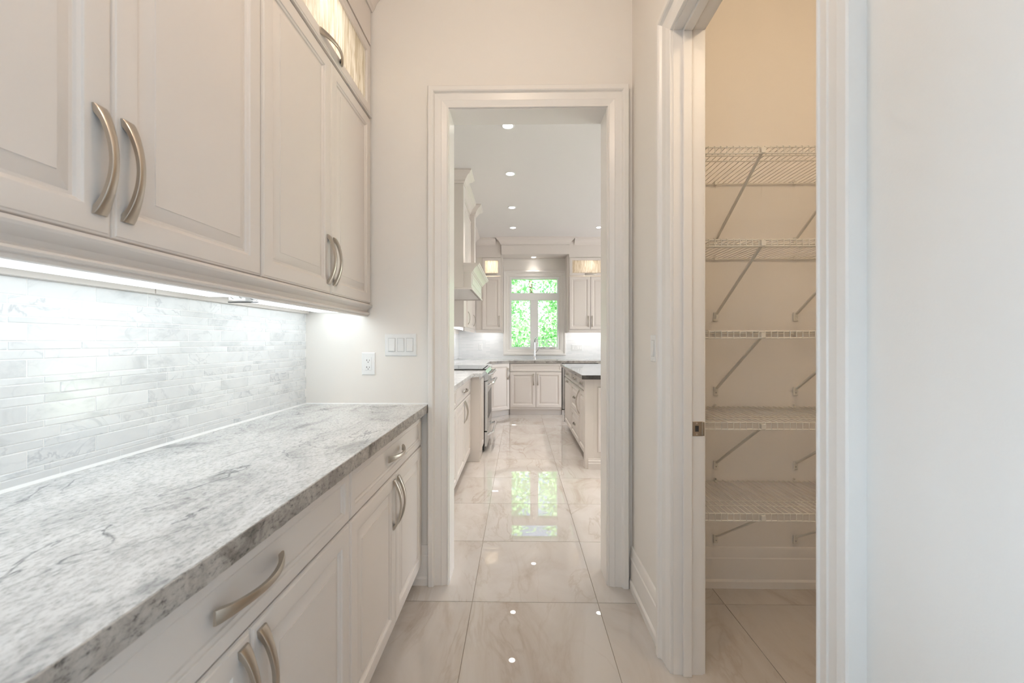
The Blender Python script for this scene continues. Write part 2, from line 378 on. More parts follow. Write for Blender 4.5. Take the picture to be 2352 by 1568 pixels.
t1 = struct('trim_1', None, None, 'white moulded casing around the doorway into the kitchen')
casing(t1, OX0-.004, OX1+.004, OZ+.004, lambda a, t, z: (a, WY-t, z))
casing(t1, OX0-.004, OX1+.004, OZ+.004, lambda a, t, z: (a, WY+.15+t, z))
MB().box(OX0-.016, OX0, WY-.001, WY+.151, 0, OZ+.016).build('jamb', M['trim'], t1)
MB().box(OX1, OX1+.016, WY-.001, WY+.151, 0, OZ+.016).build('jamb', M['trim'], t1)
MB().box(OX0, OX1, WY-.001, WY+.151, OZ, OZ+.016).build('head_jamb', M['trim'], t1)
t2 = struct('trim_2', None, None, 'white moulded casing and jamb around the pantry closet opening')
casing(t2, CY0-.004, CY1+.004, CZ+.004, lambda a, t, z: (XR-t, a, z))
casing(t2, CY0-.004, CY1+.004, CZ+.004, lambda a, t, z: (XR+WT+t, a, z))
for y0, y1, sg in ((CY0-.016, CY0, 1), (CY1, CY1+.016, -1)):
    MB().box(XR-.001, XR+WT+.001, y0, y1, 0, CZ+.016).build('jamb', M['trim'], t2)
    ye = y1 if sg > 0 else y0
    MB().box(XR+.032, XR+.064, min(ye, ye+sg*.013), max(ye, ye+sg*.013), 0, CZ).build('door_stop', M['trim'], t2, bevel=.002)
MB().box(XR-.001, XR+WT+.001, CY0, CY1, CZ, CZ+.016).build('head_jamb', M['trim'], t2)
MB().box(XR+.032, XR+.064, CY0+.013, CY1-.013, CZ-.013, CZ).build('door_stop', M['trim'], t2, bevel=.002)
sp = MB().box(XR+.070, XR+.108, CY1-.0022, CY1-.0002, .891, .946).box(XR+.105, XR+.113, CY1-.0045, CY1-.0010, .8925, .9445).build('strike_plate', M['nickel'], t2, bevel=.0008, seg=1)
sp['label'] = 'brushed nickel strike plate'
MB().box(XR+.079, XR+.092, CY1-.0030, CY1-.0020, .908, .930).build('latch_hole', M['slot'], sp)
for z in (.898, .939): MB().cyl((XR+.0855, CY1-.0032, z), (XR+.0855, CY1-.0022, z), .0032, 10).build('screw', M['chrome'], sp)

BASE = [(0, 0), (.020, 0), (.020, .034), (.017, .040), (.013, .044), (.013, .146), (.0095, .152), (.009, .192), (.006, .2), (.001, .203), (0, .203)]
def baseboard(name, fn, a0, a1):
    mb = MB().loft([[fn(a0, t, z) for t, z in BASE], [fn(a1, t, z) for t, z in BASE]]); return struct(name, mb, M['trim'], smooth=25)
baseboard('baseboard_right', lambda a, t, z: (XR-t, a, z), CY1+.108, WY-.001)
baseboard('baseboard_near', lambda a, t, z: (XR-t, a, z), -3.2, CY0-.108)
baseboard('baseboard_end', lambda a, t, z: (a, WY-t, z), -.575, OX0-.108)
baseboard('baseboard_corner', lambda a, t, z: (a, WY-t, z), OX1+.108, XR-.0215)
baseboard('baseboard_closet', lambda a, t, z: (a, WY-t, z), XR+WT, 2.05)

# ------------------------------------------------------------------ pantry base cabinets, worktop
FX = -.514                                           # carcass front, door face stands 19 mm proud
YB = [.312, 1.212, 2.108]
PB = [('white base cabinet with drawer and two raised doors nearest the camera', YB[0]), ('white base cabinet with drawer and two raised doors beside the kitchen doorway', YB[1])]
for lb, y0 in PB:
    base_cab(lb, (FX, y0, 0), PI/2, .896, two_door, group='pantry base cabinets')
base_cab('white base cabinet behind the camera at the start of the pantry run', (FX, -.30, 0), PI/2, .61, two_door, group='pantry base cabinets')
wt = thing('worktop', 'pale grey veined granite worktop along the pantry cabinets', 'worktop', (-.78, .9, .882))
wt.location = (0, 0, 0)
MB().box(XL+.001, -.4660, -.30, WY-.0015, .882, .922).build('slab', M['granite'], wt, bevel=.0015)
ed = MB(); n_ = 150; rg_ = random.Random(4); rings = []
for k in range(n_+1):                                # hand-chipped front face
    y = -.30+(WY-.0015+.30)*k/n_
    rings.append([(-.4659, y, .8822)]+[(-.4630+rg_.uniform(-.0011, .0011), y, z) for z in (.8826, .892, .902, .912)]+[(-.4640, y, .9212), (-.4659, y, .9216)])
eo = ed.loft(rings).build('front_edge', M['granite_edge'], wt, smooth=60); eo['label'] = 'chipped granite edge, toned darker partly for shade'
ck = MB().loft([[(XL+.0066, y, .9222), (XL+.0165, y, .9222), (XL+.0105, y, .9285), (XL+.0066, y, .930)] for y in (-.3, WY-.002)]).build('caulk', M['caulk'], wt)
MB().loft([[(x, WY-.0008, .9222), (x, WY-.006, .9222), (x, WY-.0008, .9275)] for x in (XL+.01, -.464)]).build('caulk', M['caulk'], wt)

# ------------------------------------------------------------------ pantry upper cabinets
UX = -.776
def upper(label, y0, w, group):
    t = thing('wall_cabinet', label, 'cabinet', (UX, y0, 0), PI/2, group)
    D = UX-XL-.001
    MB().box(0, w, .0005, D, 1.434, 2.386).box(0, w, D-.03, D, 1.386, 1.434).build('body', M['cab'], t)
    MB().box(0, .018, 0, D, 2.386, 2.76).box(w-.018, w, 0, D, 2.386, 2.76).box(.018, w-.018, D-.012, D, 2.386, 2.76).box(.018, w-.018, 0, D, 2.742, 2.76).build('glazed_box', M['cab_in'], t)
    MB().box(0, w, -.0175, D, 2.76, 2.935).build('frieze', M['cab'], t)
    MB().loft([[(x, -.0005, 2.3845), (x, -.0225, 2.3845), (x, -.0245, 2.388), (x, -.0225, 2.3905), (x, -.0005, 2.3905)] for x in (0, w)]).build('divider_bead', M['cab'], t)
    g = .0012; hw = w/2
    for k in (0, 1):
        dw = hw-1.5*g
        front(t, g if k == 0 else hw+g/2, 1.436, dw, .943, 'raised', 'door', dw-.026 if k == 0 else .026, .034+.1, True)
    front(t, g, 2.396, w-2*g, .355, 'glass', 'glazed_door', w/2-g, .034, False)
    pk = MB().cyl((w/2, D/2, 2.730), (w/2, D/2, 2.7415), .035, 16).build('puck_light', M['puck'], t)
    light('puck_lamp', 'AREA', (w/2, D/2, 2.724), E_PUCK, (1, .93, .83), (0, 0, 0), t, shape='DISK', size=.16)
    return t
upper('white wall cabinet with two raised doors nearest the camera', YB[0], .896, 'pantry wall cabinets')
upper('white wall cabinet with lit glazed top beside the kitchen end wall', YB[1], .896, 'pantry wall cabinets')
upper('white wall cabinet behind the camera at the start of the run', -.30, .61, 'pantry wall cabinets')

# light rail under the wall cabinets and crown above them
rail = [(-.7775, 1.4335), (-.7575, 1.4335), (-.754, 1.431), (-.753, 1.426), (-.7555, 1.421), (-.766, 1.415), (-.776, 1.407), (-.7795, 1.397), (-.7785, 1.3935), (-.7725, 1.3930), (-.7680, 1.3905), (-.7665, 1.386), (-.7690, 1.3815), (-.7750, 1.3800), (-.7745, 1.3765), (-.7770, 1.3715), (-.797, 1.3715), (-.797, 1.4335)]
tag(MB().loft([[(x, y, z) for x, z in rail] for y in (-.30, WY-.002)]).build('light_rail', M['cab'], smooth=30), 'white moulded light rail under the pantry wall cabinets', 'moulding')
crn = [(-.7945, 2.9355), (-.752, 2.9355), (-.748, 2.945), (-.742, 2.950), (-.738, 2.962), (-.728, 2.985), (-.708, 3.005), (-.690, 3.014), (-.686, 3.024), (-.676, 3.030), (-.672, 3.049), (-.7945, 3.049)]
tag(MB().loft([[(x, y, z) for x, z in crn] for y in (-.30, WY-.002)]).build('crown_moulding', M['cab'], smooth=30), 'white crown moulding on top of the pantry wall cabinets', 'moulding')

# under-cabinet strip lights
def strip(y0, y1, label):
    t = thing('strip_light', label, 'light', (-.93, (y0+y1)/2, 1.434), 0, 'under-cabinet strip lights'); L = (y1-y0)/2
    MB().box(-.135, .130, -L, L, -.030, -.0005).build('housing', M['plastic'], t, bevel=.003)
    MB().box(-.085, .124, -L+.008, L-.008, -.043, -.0305).build('diffuser', M['strip'], t)
    for y in (-L, L): MB().box(-.05, .05, y-.006, y+.006, -.036, -.006).build('end_cap', M['plastic'], t)
strip(.30, 1.355, 'long white strip light under the cabinets nearest the camera')
strip(1.425, 2.10, 'short white strip light under the cabinets beside the end wall')
cn = thing('light_connector', 'small dark wire connector between the two under-cabinet strip lights', 'connector', (-.935, 1.39, 1.405))
MB().box(-.05, .05, -.004, .004, -.029, -.026).build('clip_plate', M['slot'], cn)
for x in (-.03, .0, .03): MB().tube([(x, -.03, -.008), (x+.008, -.015, -.02), (x+.008, .015, -.02), (x, .03, -.008)], .0018, 6).build('wire', M['chrome'], cn)
MB().box(-.02, .02, -.02, .02, -.024, .028).build('mount', M['plastic'], cn)

# ------------------------------------------------------------------ wall plates
def plate(mb, w, h, t=.006):
    return mb.loft([rect(w, h, 0, 0, -w/2, -h/2), rect(w, h, 0, -.002, -w/2, -h/2), rect(w, h, .004, -t, -w/2, -h/2)])
def outlet(label, loc, rz, cat='outlet', w=.070, h=.116):
    t = thing('wall_outlet', label, cat, loc, rz)
    plate(MB(), w, h).build('cover_plate', M['plastic'], t)
    r = MB().box(-.0167, .0167, -.0082, -.0055, -.0335, .0335).build('receptacle', M['plastic'], t, bevel=.001, seg=1)
    for zc in (.014, -.0215):
        for x, hh in ((-.0065, .009), (.0065, .0075)): MB().box(x-.0009, x+.0009, -.0086, -.0081, zc, zc+hh).build('slot', M['slot'], r)
        MB().box(-.0105, -.0065, -.0086, -.0081, zc+.0038, zc+.0052).build('slot', M['slot'], r)
        MB().cyl((0, -.0081, zc-.0055), (0, -.0086, zc-.0055), .0023, 10).build('slot', M['slot'], r)
    for z in (.0475, -.0475): MB().cyl((0, -.0055, z), (0, -.0068, z), .003, 10).build('screw', M['plastic'], t)
    return t
def switches(label, loc, rz, n, w, h=.116):
    t = thing('light_switch', label, 'switch', loc, rz)
    plate(MB(), w, h).build('cover_plate', M['plastic'], t)
    for k in range(n):
        x = (k-(n-1)/2)*.046
        fr = MB().box(x-.0167, x+.0167, -.0075, -.0055, -.0335, .0335).build('switch_frame', M['plastic'], t)
        MB().box(x-.0180, x+.0180, -.0066, -.0050, -.0348, .0348).build('switch_gap_shade', M['gap'], fr)  # grey box paints the shade line between frame and cover plate
        up = 1 if k != 1 else -1
        MB().loft([[(xx, -.0072, -.031), (xx, -.0125 if up > 0 else -.0078, -.031), (xx, -.0082, 0), (xx, -.0078 if up > 0 else -.0125, .031), (xx, -.0072, .031)] for xx in (x-.0145, x+.0145)]).build('rocker', M['plastic'], fr)
        for z in (.0475, -.0475): MB().cyl((x, -.0055, z), (x, -.0068, z), .003, 10).build('screw', M['plastic'], t)
    return t
outlet('white double outlet above the granite worktop on the end wall', (-.7725, WY, 1.1295), 0)
switches('white three-gang rocker switch plate beside the doorway casing', (-.605, WY, 1.227), 0, 3, .163)
switches('white single light switch on the right wall beside the closet casing', (XR, 1.775, 1.215), -PI/2, 1, .070)

# ------------------------------------------------------------------ closet wire shelves
wcache = {}
def wire_shelf(z, label):
    X0, X1, D = XR+WT+.004, 2.045, .405
    t = thing('wire_shelf', label, 'shelf', (0, WY-.004, z), 0, 'closet wire shelves')
    def rod(y, zz, r=.0030):
        k = ('rod', r)
        if k not in wcache: wcache[k] = MB().cyl((X0, 0, 0), (X1, 0, 0), r, 8).mesh('rod', M['wire'], smooth=40)
        link('rod', wcache[k], t, (0, y, zz))
    rod(-.006, -.004); rod(-D+.003, -.004); rod(-D-.002, -.031); rod(-.272, -.004); rod(-.325, -.004)
    if 'deck' not in wcache:
        mb = MB(); x = X0+.012
        while x < X1:
            mb.tube([(x, -.002, 0), (x, -D+.001, 0), (x, -D-.004, -.004), (x, -D-.004, -.033)], .0018, 5); x += .0254
        wcache['deck'] = mb.mesh('deck_wires', M['wire'], smooth=60)
    d = link('deck_wires', wcache['deck'], t); d['kind'] = 'stuff'
    if 'brace' not in wcache:
        a, b = Vector((0, -D+.004, -.022)), Vector((0, -.010, -.282))
        def flat(p, wv, tv): return [p+Vector((-wv, 0, 0))+tv, p+Vector((wv, 0, 0))+tv, p+Vector((wv, 0, 0))-tv, p+Vector((-wv, 0, 0))-tv]
        nrm = (b-a).cross(Vector((1, 0, 0))).normalized()
        wcache['brace'] = MB().loft([flat(a, .0062, nrm*.004), flat(b, .0062, nrm*.004)]).box(-.012, .012, -.0045, -.0005, -.318, -.274).mesh('brace', M['wire'], bevel=.0012, seg=1)
        wcache['hook'] = MB().box(-.009, .009, -D-.008, -D+.012, -.03, -.008).mesh('brace_hook', M['wire'], bevel=.001, seg=1)
        wcache['screw'] = MB().cyl((0, -.0045, -.304), (0, -.0065, -.304), .0035, 10).mesh('screw', M['steel'])
        wcache['clip'] = MB().box(-.0075, .0075, -.014, -.001, -.010, .002).cyl((0, -.001, .008), (0, -.006, .008), .006, 10).mesh('wall_clip', M['wire'], bevel=.001, seg=1)
        wcache['cscrew'] = MB().cyl((0, -.006, .008), (0, -.0075, .008), .003, 8).mesh('screw', M['steel'])
    for x in (1.0, 1.40, 1.80):
        b_ = link('brace', wcache['brace'], t, (x, 0, 0)); link('brace_hook', wcache['hook'], b_); link('screw', wcache['screw'], b_)
    for x in (.80, 1.0, 1.395, 1.80):
        c_ = link('wall_clip', wcache['clip'], t, (x-.003, 0, 0)); link('screw', wcache['cscrew'], c_)
for z, lb in ((2.045, 'topmost white wire shelf in the pantry closet'), (1.665, 'white wire shelf second from the top in the closet'), (1.289, 'middle white wire shelf seen edge-on in the closet'), (.915, 'white wire shelf second from the bottom in the closet'), (.541, 'lowest white wire shelf above the closet baseboard')):
    wire_shelf(z, lb)

# ------------------------------------------------------------------ recessed ceiling lights
dl = {}
def downlight(x, y, z, label, energy, color, group='recessed ceiling lights', size=.09, spread=90):
    t = thing('recessed_light', label, 'light', (x, y, z), 0, group)
    if 'ring' not in dl:
        n = 28
        dl['ring'] = MB().loft([[(r*math.cos(2*PI*k/n), r*math.sin(2*PI*k/n), zz) for k in range(n)] for r, zz in ((.058, -.0005), (.058, -.004), (.053, -.006), (.044, -.005), (.042, -.0005))], caps=False, loop=True).mesh('trim_ring', M['plastic'], smooth=35)
        dl['lens'] = MB().cyl((0, 0, -.0045), (0, 0, -.0008), .0415, 24).mesh('lens', M['lens'])
    link('trim_ring', dl['ring'], t); link('lens', dl['lens'], t)
    light('lamp', 'AREA', (0, 0, -.008), energy, color, (0, 0, 0), t, shape='DISK', size=size, spread=math.radians(spread))
for k, (y, w) in enumerate(((3.46, 'nearest the doorway'), (4.45, 'second from the doorway'), (5.57, 'third from the doorway'), (6.56, 'farthest from the doorway'))):
    downlight(-.09, y, CEIL, 'recessed ceiling light '+w+' in the row over the kitchen aisle', E_KIT*(.3 if y > 6 else 1), KWARM)
for k, (y, w) in enumerate(((3.46, 'nearest the doorway'), (4.45, 'second from the doorway'), (5.57, 'third from the doorway'), (6.56, 'farthest from the doorway'))):
    downlight(1.27, y, CEIL, 'recessed ceiling light '+w+' in the row over the island', E_KIT*(.2 if y > 6 else 1), KWARM)
for y in (3.8, 5.6): downlight(3.0, y, CEIL, 'recessed ceiling light on the far right of the kitchen, '+('nearer the doorway' if y < 5 else 'nearer the window wall'), E_KIT*1.5, KWARM, 'right-hand kitchen lights')
downlight(.27, 7.47, 2.766, 'small recessed light in the soffit above the sink window', .6, KWARM)
def dome(x, y, label, energy, color):
    t = thing('ceiling_light', label, 'light', (x, y, CEIL), 0, 'flush ceiling lights')
    MB().lathe([(.13, -.001), (.13, -.018), (.125, -.022), (.02, -.022)], 28).build('base_ring', M['nickel'], t, smooth=35)
    MB().lathe([(.120, -.0225), (.118, -.04), (.10, -.065), (.06, -.085), (.015, -.092)], 28).build('glass_dome', M['dome'], t, smooth=60)
    light('lamp', 'POINT', (0, 0, -.17), energy, color, (0, 0, 0), t, shadow_soft_size=.06)
dome(-.03, .85, 'flush dome ceiling light over the pantry passage', E_HALL, WARM)
dome(-.03, -1.3, 'flush dome ceiling light behind the camera', E_HALL*.15, WARM)
dome(1.30, .62, 'flush dome ceiling light inside the pantry closet', E_CLOSET, (1, .77, .52))

# ------------------------------------------------------------------ kitchen: left run, range, hood
KX = FX
def ldoors(t, w):
    two_door(t, w)
base_cab('white kitchen base cabinet with two doors left of the range', (KX, 3.30, 0), PI/2, .965, two_door, group='kitchen base cabinets')
base_cab('white kitchen base cabinet just inside the doorway on the left', (KX, 2.40, 0), PI/2, .897, two_door, group='kitchen base cabinets')
def pullout(label, y0, w):
    t = thing('pull_out_cabinet', label, 'cabinet', (-.405, y0, 0), PI/2)
    MB().box(0, w, .0, .68, 0, .881).build('body', M['cab'], t, bevel=.002)
    front(t, .03, .11, w-.06, .74, 'raised', 'door'); return t
pullout('tall narrow white pull-out cabinet on the near side of the range', 4.268, .36)
pullout('tall narrow white pull-out cabinet on the far side of the range', 5.425, .36)
# counters
def slab(name, label, mb, m='granite', **kw): return tag(mb.build(name, M[m], bevel=.003, **kw), label, 'worktop')
pts = [(XL+.002, 2.36), (-.466, 2.36), (-.466, 4.15), (-.385, 4.215), (-.372, 4.23), (-.372, 4.638), (XL+.002, 4.638)]
slab('worktop', 'pale granite worktop left of the kitchen range', MB().loft([[(x, y, .882) for x, y in pts], [(x, y, .922) for x, y in pts]]))
pts = [(XL+.002, 5.42), (-.372, 5.42), (-.372, 5.80), (-.43, 5.84), (-.466, 6.62), (-.13, 6.945), (-.06, 6.945)]
SY = 6.98
def poly_slab(pts): return MB().loft([[(x, y, .882) for x, y in pts], [(x, y, .922) for x, y in pts]])
mb = poly_slab([(XL+.002, 5.42), (-.372, 5.42), (-.372, 5.80), (-.466, 5.86), (-.466, 6.66), (-.16, SY-.035), (-.09, SY-.035), (-.09, 7.598), (XL+.002, 7.598)])
mb.box(-.09, .69, SY-.035, 7.03, .882, .922).box(-.09, .69, 7.42, 7.598, .882, .922).box(.69, 3.2, SY-.035, 7.598, .882, .922)
wk = thing('worktop', 'grey granite worktop running from the range round to the sink', 'worktop', (0, 0, 0))
mb.build('slab', M['granite'], wk)
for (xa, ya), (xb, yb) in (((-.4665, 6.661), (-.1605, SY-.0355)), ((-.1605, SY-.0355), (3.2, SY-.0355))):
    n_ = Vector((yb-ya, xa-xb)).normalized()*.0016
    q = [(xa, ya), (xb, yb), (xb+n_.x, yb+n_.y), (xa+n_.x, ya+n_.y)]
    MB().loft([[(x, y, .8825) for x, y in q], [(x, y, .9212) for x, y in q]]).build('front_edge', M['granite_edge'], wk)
# range
rg = thing('range', 'stainless steel slide-in range with front knobs against the left wall', 'range', (-.36, 4.645, 0), PI/2)
RW = .762
MB().box(.004, RW-.004, .030, .70, .02, .905).build('body', M['black'], rg)
MB().box(0, RW, .01, .70, .918, .934).build('cooktop', M['cooktop'], rg, bevel=.003)
MB().loft([[(x, .012, .80), (x, -.018, .815), (x, -.022, .87), (x, .03, .934), (x, .05, .934), (x, .05, .80)] for x in (.002, RW-.002)]).build('control_panel', M['steel'], rg, bevel=.003)
for k in range(5):
    x = .09+k*.145
    kn = MB().cyl((x, -.018, .862), (x, -.036, .872), .024, 18).cyl((x, -.036, .872), (x, -.068, .884), .020, 18, .017).build('knob', M['chrome'], rg, smooth=40)
od = MB().box(.004, RW-.004, -.010, .028, .235, .795).build('oven_door', M['steel'], rg, bevel=.008)
MB().box(.13, RW-.13, -.012, -.0095, .36, .66).build('oven_window', M['black'], od)
def bar(parent, z, y0=-.010, out=.062):
    MB().tube([(.05, y0, z-.03), (.05, y0-out*.6, z-.012), (.06, y0-out, z), (.12, y0-out, z), (RW-.12, y0-out, z), (RW-.06, y0-out, z), (RW-.05, y0-out*.6, z-.012), (RW-.05, y0, z-.03)], [.014, .014, .015, .014, .014, .015, .014, .014], 10).build('handle', M['chrome'], parent, smooth=50)
bar(od, .775)
dr = MB().box(.004, RW-.004, -.006, .028, .06, .225).build('warming_drawer', M['steel'], rg, bevel=.006)
bar(dr, .215, -.006)
MB().box(.03, RW-.03, .05, .10, 0, .06).build('kick_plate', M['black'], rg)
# hood
HY0, HY1 = 4.40, 5.64
hd = thing('range_hood', 'white mantel-style wooden range hood with crown mouldings above the range', 'range hood', (0, 0, 0))
hd.location = (XL, (HY0+HY1)/2, 1.80)
def hb(mb, name, m='cab', **kw):
    o = mb.build(name, M[m], hd, **kw); o.matrix_parent_inverse = Matrix.Translation(-hd.location); return o
CXF = -.588
hb(MB().box(XL+.001, CXF, HY0, HY0+.13, 1.82, 2.93), 'pilaster', bevel=.002)
hb(MB().box(XL+.001, CXF, HY1-.13, HY1, 1.82, 2.93), 'pilaster', bevel=.002)
hb(MB().box(XL+.001, CXF-.065, HY0+.13, HY1-.13, 1.82, 2.93), 'chimney', bevel=.001)
o = link('panel', front_mesh(HY1-HY0-.30, .72, 'flat'), hd, (CXF-.065, HY0+.15, 2.12), (0, 0, PI/2)); o.matrix_parent_inverse = Matrix.Translation(-hd.location)
# crown of the hood steps out over the pilasters
CR = [(0, 0), (.006, 0), (.010, .012), (.018, .016), (.024, .035), (.050, .070), (.078, .086), (.082, .097), (.092, .103), (.094, .119), (0, .119)]
def crown_path(path, z, prof=CR):
    """path: plan points with the outward offset direction per point (already mitred)"""
    return MB().loft([[(x+dx*d, y+dy*d, z+h) for d, h in prof] for (x, y, dx, dy) in path])
a = CXF; b = CXF-.065
hb(crown_path([(XL+.001, HY0, 0, -1), (a, HY0, 1, -1), (a, HY0+.13, 1, 1), (b, HY0+.13, 1, 1), (b, HY1-.13, 1, -1), (a, HY1-.13, 1, -1), (a, HY1, 1, 1), (XL+.001, HY1, 0, 1)], 2.93), 'crown', smooth=30)
# mantel
MX = -.505
hb(MB().box(CXF+.0, MX, HY0+.012, HY1-.012, 1.822, 2.0), 'mantel', bevel=.002)
o = link('mantel_panel', MB().loft([rect(HY1-HY0-.16, .10, i, -n) for i, n in ((0, 0), (0, .003), (.006, .006), (.018, .006), (.024, .001))]).mesh('mantel_panel', M['cab']), hd, (MX, HY0+.08, 1.865), (0, 0, PI/2)); o.matrix_parent_inverse = Matrix.Translation(-hd.location)
MC = [(0, 0), (.008, 0), (.012, .010), (.020, .014), (.028, .030), (.052, .055), (.074, .066), (.078, .076), (.088, .080), (.090, .092), (0, .092)]
hb(crown_path([(CXF, HY0+.012, 0, -.5), (MX, HY0+.012, 1, -.5), (MX, HY1-.012, 1, .5), (CXF, HY1-.012, 0, .5)], 1.985, MC), 'mantel_crown', smooth=30)
MT = [(0, 0), (.010, 0), (.012, .012), (.006, .022), (0, .024)]
hb(crown_path([(XL+.001, HY0, 0, -1), (CXF, HY0, .0, -1), (MX, HY0+.012, 1, -1), (MX, HY1-.012, 1, 1), (XL+.001, HY1, 0, 1)], 1.80, MT), 'base_moulding', smooth=30)
hb(MB().box(XL+.02, MX-.03, HY0+.03, HY1-.03, 1.812, 1.821), 'liner')

# ------------------------------------------------------------------ kitchen: corner and back wall cabinets
# diagonal corner base cabinet, then the sink base
dx, dy = -.155-(-.466), SY-6.68
L = math.hypot(dx, dy); ang = math.atan2(dy, dx)
dc = thing('corner_cabinet', 'white angled corner base cabinet with one tall door between range and sink', 'cabinet', (-.492, 6.665, 0), ang)
Ld = math.hypot(-.1515+.492, SY-.001-6.665); ang = math.atan2(SY-.001-6.665, -.1515+.492); dc.rotation_euler = (0, 0, ang)
MB().box(0, Ld-.16, .0005, .18, .1, .881).box(Ld-.16, Ld-.003, .0005, .004, .1, .881).build('body', M['cab'], dc)
MB().box(0, Ld+.055, .065, .08, 0, .1).build('toe_kick', M['cab'], dc)
front(dc, .01, .104, Ld-.03, .768, 'raised', 'door', Ld-.03-.035, .60, True)
def sinkbase(t, w):
    MB().box(0, w, .0005, .018, .662, .881).build('front_rail', M['cab'], t)
    front(t, .003, .735, w-.006, .137, 'flat', 'false_drawer')
    for k in (0, 1): front(t, .003 if k == 0 else w/2+.0015, .135, w/2-.0045, .594, 'raised', 'door', w/2-.0045-.035 if k == 0 else .035, .47, True)
base_cab('white sink base cabinet with two doors below the window', (-.150, SY, 0), 0, .875, sinkbase, group='kitchen base cabinets', depth=.6, top=.66)
dw = thing('dishwasher', 'black-edged stainless dishwasher to the right of the sink cabinet', 'dishwasher', (.732, SY-.005, 0))
MB().box(0, .60, .02, .58, .09, .878).build('body', M['black'], dw)
MB().box(.001, .598, -.02, .019, .11, .872).build('door', M['steel'], dw, bevel=.006)
MB().box(0, .60, .06, .07, 0, .09).build('kick_plate', M['cab'], dw)
base_cab('white base cabinet beyond the dishwasher on the back wall', (1.34, SY, 0), 0, .9, two_door, group='kitchen base cabinets')
# sink and faucet
sk = thing('sink', 'stainless undermount sink set in the granite below the window', 'sink', (.30, 7.225, .88))
MB().loft([[(x*sx, y*sy, z) for x, y in ((-1, -1), (1, -1), (1, 1), (-1, 1))] for sx, sy, z in ((.388, .193, .0415), (.378, .183, .0415), (.372, .177, -.0), (.36, .165, -.2))], caps=False).build('rim', M['steel'], sk)
MB().box(-.36, .36, -.165, .165, -.203, -.199).build('basin_floor', M['steel'], sk)
fc = thing('faucet', 'chrome pull-down gooseneck faucet in front of the kitchen window', 'faucet', (.29, 7.49, .922))
MB().lathe([(.030, 0), (.030, .008), (.022, .02), (.017, .10), (.015, .16)], 18).build('base', M['chrome'], fc, smooth=40)
MB().tube([(0, 0, .15), (0, 0, .31), (.004, -.02, .355), (.016, -.06, .385), (.028, -.10, .385), (.038, -.14, .36), (.042, -.155, .32)], .0125, 12).build('spout', M['chrome'], fc, smooth=50)
MB().tube([(.042, -.155, .33), (.044, -.162, .29), (.046, -.168, .22)], [.014, .019, .021], 14).build('spray_head', M['chrome'], fc, smooth=50)
MB().tube([(.012, 0, .12), (.05, -.01, .165), (.075, -.015, .205), (.105, -.018, .20), (.145, -.02, .188)], [.013, .012, .013, .010, .007], 10).build('lever', M['chrome'], fc, smooth=50)

# window over the sink
w1 = struct('window_1', None, None, 'white three-pane kitchen window with a transom over two casements')
casing(w1, WX0-.015, WX1+.015, WZ1+.01, lambda a, t, z: (a, 7.6-t, z), sill=WZ0-.005)
for bx in ((WX0, WX0+.035, 7.60, 7.72, WZ0, WZ1), (WX1-.035, WX1, 7.60, 7.72, WZ0, WZ1)): MB().box(*bx).build('frame', M['plastic'], w1, bevel=.003)
for bx in ((WX0+.035, WX1-.035, 7.60, 7.72, WZ0, WZ0+.04), (WX0+.035, WX1-.035, 7.60, 7.72, WZ1-.04, WZ1), (WX0+.035, WX1-.035, 7.60, 7.72, 2.002, 2.135)): MB().box(*bx).build('rail', M['plastic'], w1, bevel=.003)
MB().box(.214, .358, 7.605, 7.715, WZ0+.04, 2.002).build('mullion', M['plastic'], w1, bevel=.003)
for x0, x1, z0, z1 in ((WX0+.035, .214, WZ0+.04, 2.002), (.358, WX1-.035, WZ0+.04, 2.002), (WX0+.035, WX1-.035, 2.135, WZ1-.04)):
    MB().box(x0, x1, 7.66, 7.665, z0, z1).build('pane', M['glass'], w1)
for x in (.44, .62): MB().box(x-.05, x+.05, 7.580, 7.606, 1.118, 1.130).build('crank_handle', M['nickel'], w1, bevel=.002)
# patio and dining windows (out of view, they let the daylight in)
for nm, X, ya, yb, za, zb in (('window_2', 4.70, 3.2, 6.8, .02, 2.45), ('window_3', -4.5, -3.0, -1.1, .55, 2.45)):
    w = struct(nm, None, None)
    for y in (ya+.03, (ya+yb)/2, yb-.03): MB().box(X-.04, X+.04, y-.03, y+.03, za, zb).build('frame', M['plastic'], w)
    for z in (za+.03, zb-.03): MB().box(X-.04, X+.04, ya, yb, z-.03, z+.03).build('rail', M['plastic'], w)

# strip tile backsplash of the kitchen, too far away to count its strips
struct('trim_3', MB().box(XL+.007, WX0-.119, 7.592, 7.5995, .922, 1.44).box(WX1+.119, 3.2, 7.592, 7.5995, .922, 1.44).box(WX0-.119, WX1+.119, 7.592, 7.5995, .922, .985), M['bspfar'], 'white marble strip backsplash on the kitchen back wall')
struct('trim_4', MB().box(XL+.0005, XL+.0065, 2.40, 4.40, .9225, 1.40).box(XL+.0005, XL+.0065, 4.40, 5.64, .9225, 1.79).box(XL+.0005, XL+.0065, 5.64, 7.592, .9225, 1.38), M['bspfar'], 'white marble strip backsplash behind the kitchen range')

